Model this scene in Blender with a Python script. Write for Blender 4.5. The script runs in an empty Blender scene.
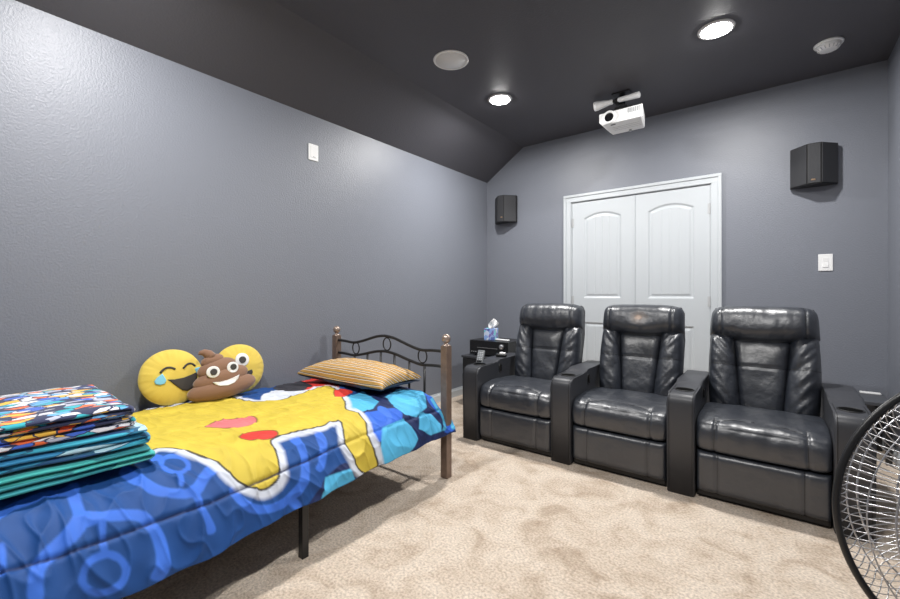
import bpy, bmesh, math, random
import numpy as np
from mathutils import Vector, Matrix, noise
C = bpy.context.scene.collection
PI = math.pi
random.seed(4)

# ------------------------------------------------------------------ helpers
def link(name, me, parent=None, mat=None, smooth=False):
    if isinstance(me, bmesh.types.BMesh):
        bm = me
        bmesh.ops.recalc_face_normals(bm, faces=bm.faces[:])
        me = bpy.data.meshes.new(name); bm.to_mesh(me); bm.free()
    o = bpy.data.objects.new(name, me); C.objects.link(o)
    if mat: me.materials.append(mat)
    if smooth: me.polygons.foreach_set('use_smooth', [True]*len(me.polygons))
    if parent: o.parent = parent
    return o

def thing(name, label, cat, loc=(0,0,0), rotz=0, group=None):
    o = bpy.data.objects.new(name, None); C.objects.link(o)
    o.empty_display_size = .1
    o.location = loc; o.rotation_euler = (0,0,rotz)
    tag(o, label, cat, group); return o

def tag(o, label, cat, group=None):
    o['label'] = label; o['category'] = cat
    if group: o['group'] = group
    return o

def struct(o):
    o['kind'] = 'structure'; return o

def B(): return bmesh.new()

def box(bm, x0,x1,y0,y1,z0,z1, bev=0, seg=2, M=None):
    r = bmesh.ops.create_cube(bm, size=1)
    vs = r['verts']
    for v in vs:
        v.co = Vector(((x0+x1)/2+v.co.x*(x1-x0), (y0+y1)/2+v.co.y*(y1-y0), (z0+z1)/2+v.co.z*(z1-z0)))
    if bev:
        es = list({e for v in vs for e in v.link_edges})
        g = bmesh.ops.bevel(bm, geom=es, offset=bev, segments=seg, profile=.5, affect='EDGES')
        vs = list({v for f in g['faces'] for v in f.verts} | {v for v in vs if v.is_valid})
    if M:
        for v in vs: v.co = M @ v.co
    return vs

def frame_of(d):
    d = d.normalized()
    a = Vector((0,0,1)) if abs(d.z) < .95 else Vector((1,0,0))
    u = d.cross(a).normalized(); return u, d.cross(u).normalized()

def tube(bm, pts, r, n=8, closed=False, caps=True):
    pts = [Vector(p) for p in pts]; rs = r if isinstance(r,(list,tuple)) else [r]*len(pts)
    rings = []; u = None
    for i,p in enumerate(pts):
        if closed: d = pts[(i+1)%len(pts)]-pts[i-1]
        else: d = pts[min(i+1,len(pts)-1)]-pts[max(i-1,0)]
        d.normalize()
        if u is None: u,_ = frame_of(d)
        else: u = (u-d*u.dot(d)).normalized()
        w = d.cross(u)
        rings.append([bm.verts.new(p+(u*math.cos(2*PI*k/n)+w*math.sin(2*PI*k/n))*rs[i]) for k in range(n)])
    m = len(rings)
    for i in range(m if closed else m-1):
        a, b = rings[i], rings[(i+1)%m]
        for k in range(n): bm.faces.new((a[k],a[(k+1)%n],b[(k+1)%n],b[k]))
    if caps and not closed:
        bm.faces.new(rings[0][::-1]); bm.faces.new(rings[-1])

def lathe(bm, prof, n=32, M=None):
    """prof: (r,z) list; r=0 ends close."""
    rings = []; loop = tuple(prof[0])==tuple(prof[-1])
    if loop: prof = prof[:-1]
    for r,z in prof:
        if r < 1e-6: rings.append([bm.verts.new((0,0,z))])
        else: rings.append([bm.verts.new((r*math.cos(2*PI*k/n), r*math.sin(2*PI*k/n), z)) for k in range(n)])
    for a,b in (list(zip(rings, rings[1:]))+([(rings[-1],rings[0])] if loop else [])):
        for k in range(n):
            q = (k+1)%n
            if len(a)==1 and len(b)==1: continue
            if len(a)==1: bm.faces.new((a[0],b[k],b[q]))
            elif len(b)==1: bm.faces.new((a[k],a[q],b[0]))
            else: bm.faces.new((a[k],a[q],b[q],b[k]))
    if len(rings[0])>1 and not loop: bm.faces.new(rings[0])
    if len(rings[-1])>1 and not loop: bm.faces.new(rings[-1])
    if M:
        for ring in rings:
            for v in ring: v.co = M @ v.co

def prism(bm, poly, a0, a1, axis='x', bev=0, seg=2):
    """poly in the two other axes (in order), extruded along axis."""
    def P(p, a):
        return {'x':(a,p[0],p[1]), 'y':(p[0],a,p[1]), 'z':(p[0],p[1],a)}[axis]
    A = [bm.verts.new(P(p,a0)) for p in poly]; Bv = [bm.verts.new(P(p,a1)) for p in poly]
    fs = [bm.faces.new(A), bm.faces.new(Bv[::-1])]
    n = len(poly)
    for i in range(n): fs.append(bm.faces.new((A[i],A[(i+1)%n],Bv[(i+1)%n],Bv[i])))
    if bev:
        es = [e for f in fs[:2] for e in f.edges]
        bmesh.ops.bevel(bm, geom=es, offset=bev, segments=seg, profile=.5, affect='EDGES')

def grid_mesh(name, X, closed_caps=False):
    """X: array (n,m,3) -> mesh"""
    n,m,_ = X.shape
    me = bpy.data.meshes.new(name)
    idx = np.arange(n*m).reshape(n,m)
    q = np.stack([idx[:-1,:-1],idx[1:,:-1],idx[1:,1:],idx[:-1,1:]],-1).reshape(-1,4)
    me.from_pydata(X.reshape(-1,3).tolist(), [], q.tolist()); me.update()
    return me

def nz(x,y,z, s=1.0): return noise.noise(Vector((x*s,y*s,z*s)))

# ------------------------------------------------------------------ materials
def mat(name, col, rough=.5, metal=0, spec=None, bump=None, sheen=0, mottled=None, coat=0):
    m = bpy.data.materials.new(name); m.use_nodes = True
    nt = m.node_tree; b = nt.nodes['Principled BSDF']
    b.inputs['Base Color'].default_value = (*col,1); b.inputs['Roughness'].default_value = rough
    b.inputs['Metallic'].default_value = metal
    if spec is not None: b.inputs['Specular IOR Level'].default_value = spec
    if sheen: b.inputs['Sheen Weight'].default_value = sheen
    if coat: b.inputs['Coat Weight'].default_value = coat; b.inputs['Coat Roughness'].default_value = .27
    tc = nt.nodes.new('ShaderNodeTexCoord')
    if mottled:
        sc, amt, det = mottled
        n = nt.nodes.new('ShaderNodeTexNoise'); n.inputs['Scale'].default_value = sc; n.inputs['Detail'].default_value = det
        nt.links.new(tc.outputs['Object'], n.inputs['Vector'])
        r = nt.nodes.new('ShaderNodeValToRGB')
        r.color_ramp.elements[0].position = .3; r.color_ramp.elements[1].position = .7
        r.color_ramp.elements[0].color = (*[c*(1-amt) for c in col],1); r.color_ramp.elements[1].color = (*[min(1,c*(1+amt)) for c in col],1)
        nt.links.new(n.outputs['Fac'], r.inputs['Fac']); nt.links.new(r.outputs['Color'], b.inputs['Base Color'])
    if bump:
        bl = None
        for sc, st, det, dist in bump:
            n = nt.nodes.new('ShaderNodeTexNoise'); n.inputs['Scale'].default_value = sc; n.inputs['Detail'].default_value = det
            nt.links.new(tc.outputs['Object'], n.inputs['Vector'])
            bp = nt.nodes.new('ShaderNodeBump'); bp.inputs['Strength'].default_value = st; bp.inputs['Distance'].default_value = dist
            nt.links.new(n.outputs['Fac'], bp.inputs['Height'])
            if bl: nt.links.new(bl.outputs['Normal'], bp.inputs['Normal'])
            bl = bp
        nt.links.new(bl.outputs['Normal'], b.inputs['Normal'])
    return m

M_cup_shade = mat('cup_shade', (.004,.004,.004), .95, spec=.05)  # matte near-black that puts the shade of the cup hollow into colour

def emis(name, col, s):
    m = bpy.data.materials.new(name); m.use_nodes = True
    b = m.node_tree.nodes['Principled BSDF']
    b.inputs['Base Color'].default_value = (*col,1)
    b.inputs['Emission Color'].default_value = (*col,1); b.inputs['Emission Strength'].default_value = s
    return m

M_wall = mat('wall_paint', (.194,.207,.242), .42, bump=[(100,.27,3,.007),(210,.22,2,.003)])
M_ceil = mat('ceiling_paint', (.082,.081,.094), .55, bump=[(85,.16,3,.008)])
M_white = mat('white_paint', (.53,.56,.585), .35)
M_plastic = mat('white_plastic', (.88,.88,.88), .35)
M_plastic_grey = mat('grey_plastic', (.45,.46,.47), .4)
M_leather = mat('black_leather', (.018,.022,.031), .40, spec=1.0, coat=.30, bump=[(14,.34,3,.02),(330,.16,2,.001)])
M_leather_side = mat('black_vinyl', (.035,.037,.044), .45, spec=.6, bump=[(400,.15,2,.001)])
M_black = mat('black_plastic', (.012,.012,.013), .35)
M_blackgloss = mat('black_gloss', (.01,.01,.011), .15)
M_blackmetal = mat('black_metal', (.02,.02,.021), .38, metal=.3)
M_brown = mat('brown_post_metal', (.20,.142,.112), .42, metal=.35, mottled=(30,.15,3))
M_knob = mat('finial_metal', (.42,.33,.28), .28, metal=.7)
M_speaker = mat('speaker_cloth', (.03,.031,.035), .65, bump=[(500,.3,1,.001)])
M_cab = mat('speaker_cabinet', (.008,.008,.009), .5)
M_chrome = mat('chrome_wire', (.55,.55,.57), .28, metal=.85)
M_mattress = mat('mattress_fabric', (.5,.5,.52), .9)
M_darkfab = mat('dark_blue_cotton', (.04,.055,.09), .85)
M_thread = mat('dark_thread', (.006,.006,.007), .5)

# carpet: beige pile with irregular darker patches and tuft bump
def carpet():
    m = bpy.data.materials.new('beige_carpet'); m.use_nodes = True
    nt = m.node_tree; b = nt.nodes['Principled BSDF']; b.inputs['Roughness'].default_value = .95
    b.inputs['Specular IOR Level'].default_value = .15
    tc = nt.nodes.new('ShaderNodeTexCoord')
    def N(sc, det, dist=0):
        n = nt.nodes.new('ShaderNodeTexNoise'); n.inputs['Scale'].default_value = sc; n.inputs['Detail'].default_value = det
        n.inputs['Distortion'].default_value = dist
        nt.links.new(tc.outputs['Object'], n.inputs['Vector']); return n
    n1 = N(5.5, 9, 1.1); n2 = N(95, 5)
    r1 = nt.nodes.new('ShaderNodeValToRGB'); e = r1.color_ramp.elements
    e[0].position = .28; e[0].color = (.44,.345,.26,1); e[1].position = .60; e[1].color = (.655,.56,.465,1)
    k = e.new(.46); k.color = (.59,.49,.395,1)
    r2 = nt.nodes.new('ShaderNodeValToRGB'); e = r2.color_ramp.elements
    e[0].position = .3; e[0].color = (.55,.55,.55,1); e[1].position = .65; e[1].color = (1.15,1.15,1.15,1)
    mx = nt.nodes.new('ShaderNodeMixRGB'); mx.blend_type = 'MULTIPLY'; mx.inputs[0].default_value = .75
    nt.links.new(n1.outputs['Fac'], r1.inputs['Fac']); nt.links.new(n2.outputs['Fac'], r2.inputs['Fac'])
    nt.links.new(r1.outputs['Color'], mx.inputs[1]); nt.links.new(r2.outputs['Color'], mx.inputs[2])
    nt.links.new(mx.outputs[0], b.inputs['Base Color'])
    bp = nt.nodes.new('ShaderNodeBump'); bp.inputs['Strength'].default_value = .6; bp.inputs['Distance'].default_value = .012
    nt.links.new(n2.outputs['Fac'], bp.inputs['Height']); nt.links.new(bp.outputs['Normal'], b.inputs['Normal'])
    return m
M_carpet = carpet()

# ------------------------------------------------------------------ the room
XL, XR, YB, YF, ZC, ZK, XS = -2.70, .632, 4.20, -2.6, 2.74, 2.417, -2.22
T = .12
def slab(name, x0,x1,y0,y1,z0,z1, m):
    bm = B(); box(bm,x0,x1,y0,y1,z0,z1); return struct(link(name, bm, None, m))
slab('floor', XL-T,XR+T,YF-T,YB+T,-.1,0, M_carpet)
slab('wall_left', XL-T,XL,YF-T,YB+T,0,ZC+T, M_wall)
slab('wall_right', XR,XR+T,YF-T,YB+T,0,ZC+T, M_wall)
slab('wall_front', XL,XR,YF-T,YF,0,ZC+T, M_wall)
# back wall with the door opening left in it
DX0, DX1, DZ = -1.668, -.420, 2.048
bm = B()
box(bm, XL,DX0,YB,YB+T,0,ZC+T); box(bm, DX1,XR,YB,YB+T,0,ZC+T); box(bm, DX0,DX1,YB,YB+T,DZ,ZC+T)
struct(link('wall_back', bm, None, M_wall))
slab('wall_closet', DX0-.1,DX1+.1,YB+T+.3,YB+T+.36,0,2.4, M_wall)
bm = B(); prism(bm, [(XL,ZK),(XS,ZC),(XS,ZC+T),(XL,ZC+T)], YF, YB, 'y')
bm2 = bm; box(bm2, XS,XR,YF,YB,ZC,ZC+T)
struct(link('ceiling', bm2, None, M_ceil))
def baseboard(name, poly_axis, a0, a1, at, d):
    bm = B(); h = .085
    prof = [(at,0),(at+d*.016,0),(at+d*.016,h-.022),(at+d*.011,h-.014),(at+d*.009,h),(at,h)]
    if poly_axis == 'y': prism(bm, prof, a0, a1, 'y')
    else: prism(bm, prof, a0, a1, 'x')
    return struct(link(name, bm, None, M_white))
baseboard('baseboard_left','y',YF+.02,YB-.02, XL+.001, 1)
baseboard('baseboard_right','y',YF+.02,YB-.02, XR-.001, -1)
baseboard('baseboard_back','x',XL+.02,DX0-.08, YB-.001, -1)
baseboard('baseboard_back','x',DX1+.08,XR-.02, YB-.001, -1)

# door casing
bm = B()
w = .073
def casing_run(bm, pts):      # stepped moulding, two flats
    for (x0,x1,z0,z1) in pts: box(bm, x0,x1,YB-.018,YB+.0,z0,z1,.004)
x0o, x1o, zo = DX0-w, DX1+w, DZ+w-.004
box(bm, x0o,x0o+.028,YB-.024,YB-.001,0,zo,.005); box(bm, x0o+.028,DX0+.004,YB-.015,YB-.001,0,zo-.03,.004)
box(bm, x1o-.028,x1o,YB-.024,YB-.001,0,zo,.005); box(bm, DX1-.004,x1o-.028,YB-.015,YB-.001,0,zo-.03,.004)
box(bm, x0o,x1o,YB-.026,YB-.001,zo-.028,zo,.005); box(bm, x0o+.02,x1o-.02,YB-.016,YB-.001,DZ-.006,zo-.026,.004)
# jambs
box(bm, DX0-.002,DX0+.012,YB,YB+T-.002,0,DZ); box(bm, DX1-.012,DX1+.002,YB,YB+T-.002,0,DZ); box(bm, DX0,DX1,YB,YB+T-.002,DZ-.012,DZ+.002)
struct(link('trim_1', bm, None, M_white))

def door_leaf(name, x0, x1, hinge_right):
    """moulded two-panel plank door leaf as a relief grid"""
    W = x1-x0; z0, z1 = .012, DZ-.016
    yf = YB+.004
    nx, nzv = 150, 420
    xs = np.linspace(0,W,nx); zs = np.linspace(z0,z1,nzv)
    Xg, Zg = np.meshgrid(xs, zs, indexing='ij')
    st = .118 if W > .6 else .112
    a, b = st, W-st
    def sd_panel(zb, zt, arch):
        half = (b-a)/2; cx = (a+b)/2
        top = zt - arch*((Xg-cx)/half)**2 if arch else zt
        return np.minimum.reduce([Xg-a, b-Xg, Zg-zb, top-Zg])
    d1 = sd_panel(1.055, 1.916, .052); d2 = sd_panel(.235, .810, 0)
    dep = np.zeros_like(Xg)
    for d in (d1, d2):
        # ogee: falls in over 14 mm, stays, then rises to a raised field with plank grooves
        s = np.clip(d/.016,0,1); r = np.clip((d-.022)/.02,0,1)
        dep += .010*(s*s*(3-2*s)) - .006*(r*r*(3-2*r))
        inn = (d > .045)
        ph = (Xg-a-.042)/((b-a-.084)/4)
        g = np.abs(ph-np.round(ph))*((b-a-.084)/4)
        dep += np.where(inn & (np.round(ph)>=1) & (np.round(ph)<=3), .004*np.clip(1-g/.005,0,1), 0)
    X = np.stack([Xg+x0, yf+dep, Zg], -1)
    me = grid_mesh('leaf', X)
    root = thing(name, '', ''); del root['label']; del root['category']
    struct(root)
    f = link('door_panel', me, root, M_white, True)
    bm = B(); box(bm, x0,x1,yf+.012,yf+.036,z0,z1)
    for q in ((x0,x0+.0005),(x1-.0005,x1)): box(bm, q[0],q[1],yf,yf+.014,z0,z1)
    box(bm, x0,x1,yf,yf+.014,z1-.0005,z1)
    link('door_core', bm, root, M_white)
    hx = x1 if hinge_right else x0
    for hz in (1.83, 1.03, .22):
        bm = B(); tube(bm, [(hx,yf-.006,hz-.045),(hx,yf-.006,hz+.045)], .006, 10)
        box(bm, hx-.018,hx+.018,yf-.003,yf+.001,hz-.044,hz+.044)
        link('hinge', bm, root, M_chrome if False else M_plastic_grey)
    return root
door_leaf('door_1', DX0+.014, -1.0515, False)
door_leaf('door_2', -1.0465, DX1-.014, True)
# astragal strip covering the joint of the leaves
bm = B(); box(bm, -1.058,-1.040,YB-.004,YB+.003,.012,DZ-.016,.002)
struct(link('trim_2', bm, None, M_white))
# ------------------------------------------------------------------ lamps in the ceiling
M_lens = emis('lamp_lens', (1,.985,.96), 110)
M_ring = mat('lamp_trim_white', (.85,.85,.85), .4)
def downlight(x, y, label, name='recessed_ceiling_light'):
    t = thing(name, label, 'ceiling light', (x,y,ZC), 0, 'recessed ceiling lights')
    bm = B(); lathe(bm, [(.080,-.010),(.083,-.012),(.098,-.009),(.101,-.0005),(.080,-.0005),(.080,-.010)], 48)
    link('trim_ring', bm, t, M_ring, True)
    bm = B(); lathe(bm, [(0,-.030),(.030,-.028),(.058,-.021),(.074,-.013),(.0795,-.007),(.0795,-.002),(0,-.002)], 40)
    link('lens', bm, t, M_lens, True)
    L = bpy.data.lights.new('lamp', 'AREA'); L.shape = 'DISK'; L.size = .13; L.energy = LAMP_W; L.color = (1,.985,.965); L.spread = math.radians(180)
    o = bpy.data.objects.new('lamp', L); C.objects.link(o); o.parent = t; o.location = (0,0,-.034)
    return t
LAMP_W = 34
downlight(-1.826,3.041,'lit round recessed ceiling light nearer the left wall, over the left recliner')
downlight(-.284,3.06,'lit round recessed ceiling light nearer the right wall, above the right recliner')
for x in (-1.826,-.284):
    for y, s in ((.50,'behind the camera line'),):
        t = downlight(x,y,'lit round recessed ceiling light %s, over the %s of the room' % ('near the front end', 'bed side' if x<-1 else 'open side'))

# in-ceiling speaker and smoke detector
t = thing('ceiling_speaker', 'flat round white speaker grille set flush in the black ceiling', 'speaker', (-1.794,2.323,ZC))
bm = B(); lathe(bm, [(.110,-.006),(.112,-.009),(.122,-.007),(.125,-.0005),(.110,-.0005),(.110,-.006)], 56); link('bezel', bm, t, M_plastic, True)
bm = B(); lathe(bm, [(0,-.007),(.1095,-.006),(.1095,-.001),(0,-.001)], 56); link('grille', bm, t, mat('white_perforated_grille',(.74,.74,.74),.6,bump=[(700,.5,1,.001)]), True)

t = thing('smoke_detector', 'white round smoke detector on the ceiling in the right back corner', 'smoke detector', (.283,3.69,ZC))
bm = B(); lathe(bm, [(0,-.012),(.074,-.012),(.076,-.008),(.076,-.0005),(0,-.0005)], 40); link('base_plate', bm, t, M_plastic, True)
bm = B(); lathe(bm, [(0,-.046),(.034,-.046),(.052,-.040),(.060,-.028),(.064,-.0125),(0,-.0125)], 40); link('cover', bm, t, M_plastic, True)
bm = B()
for k in range(16):
    a = 2*PI*k/16; tube(bm, [(.046*math.cos(a),.046*math.sin(a),-.0435),(.060*math.cos(a),.060*math.sin(a),-.030)], .0028, 6)
link('vent_slots', bm, t, M_plastic_grey)

# ------------------------------------------------------------------ projector and its mount
t = thing('projector_mount', 'white and black adjustable ceiling bracket above the projector', 'projector mount', (-.985,3.58,ZC))
bm = B(); box(bm,-.07,.07,-.06,.06,-.012,-.001,.003); link('ceiling_plate', bm, t, M_black)
bm = B(); tube(bm,[(0,0,-.012),(0,0,-.118)],.024,20); box(bm,-.05,.05,-.05,.03,-.135,-.115,.003); link('drop_post', bm, t, M_black, False)
def cap_bar(x0,x1,r,bulge):
    bm = B()
    tube(bm,[(x0,-.05,-.066),(x0+.006,-.05,-.066),(x0+.03,-.05,-.066),(x1-.03,-.05,-.066),(x1-.006,-.05,-.066),(x1,-.05,-.066)],
         [r*.55,r*bulge[0],r*bulge[0],r*bulge[1],r*bulge[1],r*.55],16)
    link('bar_cover', bm, t, M_plastic, True)
cap_bar(-.215,-.060,.026,(1.45,.8)); cap_bar(-.022,.150,.024,(.85,1.0))
bm = B(); tube(bm,[(-.06,-.05,-.066),(-.02,-.05,-.066)],.012,12); box(bm,-.045,-.01,-.06,.0,-.09,-.05); link('cross_bar', bm, t, M_black)
for sx,sy in ((-.09,-.07),(.09,-.07),(-.08,.09),(.09,.08)):
    bm = B(); tube(bm,[(0,-.01,-.128),(sx,sy,-.142),(sx,sy,-.176)],.008,8); link('support_arm', bm, t, M_blackmetal)

t = thing('projector', 'white home cinema projector hanging lens forward from the ceiling', 'projector', (-.965,3.57,2.465))
bm = B()
prism(bm, [(-.165,.028),(-.135,0),(.155,0),(.165,.01),(.165,.098),(-.165,.098)], -.125, .135, 'y', .006, 3)
for v in bm.verts:
    u_ = (v.co.y+.125)/.26
    if v.co.x>0: v.co.x *= 1-.25*u_
    else: v.co.x *= 1-.04*u_
link('body', bm, t, M_plastic, False)
Ry = Matrix.Rotation(PI/2,4,'X')
bm = B(); lathe(bm, [(.034,-.001),(.036,.012),(.050,.013),(.053,.004),(.053,-.001)], 40, Matrix.Translation((-.083,-.126,.052))@Ry); link('lens_ring', bm, t, M_plastic, True)
bm = B(); lathe(bm, [(0,.004),(.02,.008),(.030,.004),(.034,.0085),(.0345,0),(0,0)], 40, Matrix.Translation((-.083,-.1265,.052))@Ry); link('lens', bm, t, M_blackgloss, True)
bm = B()
for k in range(7): box(bm,.058+k*.0135,.0665+k*.0135,-.1275,-.124,.052,.088)
link('vent_grille', bm, t, M_plastic_grey)
bm = B(); box(bm,-.082,-.045,-.10,-.085,-.002,.001); link('sensor_window', bm, t, M_black)
bm = B(); lathe(bm,[(0,-.014),(.011,-.014),(.012,0),(0,0)],16,Matrix.Translation((.02,.10,0))); link('foot', bm, t, M_plastic_grey)
bm = B()
for k in range(3): box(bm,-.09,.12,-.03+k*.035,-.0275+k*.035,-.0012,.0008)
link('seam_lines', bm, t, M_plastic_grey)

# ------------------------------------------------------------------ wall speakers
def wall_speaker(x, label, front_mark):
    t = thing('wall_speaker', label, 'speaker', (x,YB,2.053), 0, 'surround speakers on the back wall')
    H2 = .150
    plan = [(-.137,-.018),(-.137,-.045),(-.042,-.150),(.036,-.150),(.134,-.045),(.134,-.018)]
    bm = B(); prism(bm, plan, -H2, H2, 'z', .003, 2); link('cabinet', bm, t, M_cab)
    # grille cloth over the three front faces
    for i in (1,2,3):
        a = Vector((*plan[i],0)); b = Vector((*plan[i+1],0)); d = (b-a).normalized(); n = Vector((d.y,-d.x,0))
        bm = B()
        L = (b-a).length
        vs = box(bm, .004,L-.004,0,.005,-H2+.006,H2-.006,.002)
        Mx = Matrix(((d.x,n.x,0,a.x),(d.y,n.y,0,a.y),(0,0,1,0),(0,0,0,1)))
        for v in bm.verts: v.co = Mx @ v.co
        link('grille', bm, t, M_speaker)
    bm = B(); box(bm,-.04,.04,-.0185,-.001,-.07,.07,.003); link('wall_bracket', bm, t, M_black)
    bm = B(); box(bm,*front_mark,.0015)  # small raised copper coloured mark on the front
    link('front_mark', bm, t, mat('copper_mark',(.35,.24,.16),.3,metal=.8))
    return t
wall_speaker(.236, 'black angled surround speaker high on the back wall right of the white doors', (-.022,.004,-.1575,-.1545,-.125,-.113))
wall_speaker(-2.42, 'black angled surround speaker on the back wall by the left corner', (-.002,.022,-.1575,-.1545,-.105,-.09))

# ------------------------------------------------------------------ wall plates
t = thing('light_switch', 'white rocker light switch on the back wall below the right speaker', 'light switch', (.305,YB,1.331))
bm = B(); box(bm,-.041,.041,-.007,-.0005,-.063,.063,.003,3); link('cover_plate', bm, t, M_plastic)
bm = B(); prism(bm, [(-.0065,-.034),(-.0115,-.034),(-.0085,.002),(-.0100,.034),(-.0065,.034)], -.017,.017,'x',.0008,1); link('rocker', bm, t, M_plastic)
t = thing('wall_keypad', 'small white control plate high on the long left wall', 'wall control', (XL,1.823,2.143))
bm = B(); box(bm,.0005,.008,-.041,.041,-.060,.060,.003,3); link('cover_plate', bm, t, M_plastic)
bm = B()
box(bm,.0075,.0105,-.026,.026,-.040,.044,.001,1); link('key_panel', bm, t, M_plastic)
bm = B(); box(bm,.010,.012,-.006,.014,-.036,-.031,.0006,1); link('indicator', bm, t, M_plastic_grey)

# ------------------------------------------------------------------ recliners
def pad(name, m, parent, fn, Tf, Tb, nx=26, nzv=30, disp=None, M=None, ax=3.2, az=3.2, e=.55, threads=(), tthreads=()):
    """puffy closed cushion. fn(s,t)->(x,z) outline map, s,t in -1..1; front is -y."""
    bm = B(); F = []; Bk = []
    ss = [math.sin(PI/2*(-1+2*i/nx)) for i in range(nx+1)]; tt = [math.sin(PI/2*(-1+2*j/nzv)) for j in range(nzv+1)]
    for i,s in enumerate(ss):
        f=[];b=[]
        for j,q in enumerate(tt):
            x,z = fn(s,q)
            k = max(0,(1-abs(s)**ax))**e * max(0,(1-abs(q)**az))**e
            edge = i in (0,nx) or j in (0,nzv)
            d = disp(s,q,x,z)*min(1,k*2.5) if disp else 0
            v = bm.verts.new((x,-(Tf*k+d),z)); f.append(v)
            b.append(v if edge else bm.verts.new((x,Tb*k,z)))
        F.append(f); Bk.append(b)
    for i in range(nx):
        for j in range(nzv):
            bm.faces.new((F[i][j],F[i+1][j],F[i+1][j+1],F[i][j+1]))
            q = (Bk[i][j],Bk[i][j+1],Bk[i+1][j+1],Bk[i+1][j])
            if len(set(q))==4 and not all(a is b for a,b in zip(q,(F[i][j],F[i][j+1],F[i+1][j+1],F[i+1][j]))): bm.faces.new(q)
    if M:
        for v in bm.verts: v.co = M @ v.co
    cols = []
    for s0 in threads:
        i = min(range(nx+1), key=lambda i: abs(ss[i]-s0)); cols.append([F[i][j].co.copy()+Vector((0,-.0004,0)) for j in range(2,nzv-1)])
    for q0 in tthreads:
        j = min(range(nzv+1), key=lambda j: abs(tt[j]-q0)); cols.append([F[i][j].co.copy()+Vector((0,-.0004,0)) for i in range(2,nx-1)])
    o = link(name, bm, parent, m, True)
    if cols:
        for c_ in cols:
            bm = B(); tube(bm, c_, .0012, 5); link('stitching', bm, o if parent.parent is None else parent, M_thread)
    return o

def groove(d, w): return math.exp(-(d/w)**2)

def arm(t, cx, buttons=1):
    w = .0685
    prof = [(0.0,0.0),(0.0,.485),(.004,.512),(.014,.530),(.030,.541),(.055,.546),(.235,.551),(.262,.556),(.285,.564),(.33,.570),(.70,.570),(.76,.565),(.79,.55),(.80,.51),(.80,0.0)]
    bm = B(); prism(bm, [(a,b) for a,b in prof], cx-w, cx+w, 'x', .014, 3)
    o = link('armrest', bm, t, M_leather_side)
    o.data.polygons.foreach_set('use_smooth',[abs(p.normal.x)<.999 for p in o.data.polygons])
    # stitched seams over the front
    for sx in (-1,1):
        bm = B(); tube(bm, [(cx+sx*(w-.012),y,z) for y,z in [(-.001,.02),(-.001,.30),(-.001,.485),(.003,.513),(.013,.532),(.030,.543),(.055,.5475),(.235,.5525)]], .0013, 5)
        link('stitching', bm, o, M_thread)
    Mh = Matrix.Translation((cx,.135,.5495))
    bm = B(); lathe(bm, [(.043,-.004),(.044,.002),(.047,.003),(.050,.001),(.050,-.01),(.043,-.01),(.043,-.004)], 36, Mh); link('cup_holder_ring', bm, o, M_cab, True)
    bm = B(); lathe(bm, [(0,.001),(.0435,.001),(.0435,-.008),(0,-.008)], 36, Mh); link('cup_shade_disc', bm, o, M_cup_shade, True)  # flat dark disc, no hole: its colour stands in for the shaded hollow
    # oval recline latch recessed in the seat side of the arm
    Ml = Matrix.Translation((cx+w,.33,.500))@Matrix.Rotation(PI/2,4,'Y')@Matrix.Diagonal((1.0,.72,1,1))
    bm = B(); lathe(bm, [(.028,-.002),(.030,.003),(.036,.0035),(.039,0),(.039,-.002)], 32, Ml); lathe(bm, [(0,.0005),(.028,.0005),(.028,-.002),(0,-.002)], 32, Ml)
    link('latch_bezel', bm, o, M_black, True)
    bm = B(); box(bm,cx+w,cx+w+.009,.322,.338,.475,.525,.003); link('latch_handle', bm, o, M_blackgloss)
    return o

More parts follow.
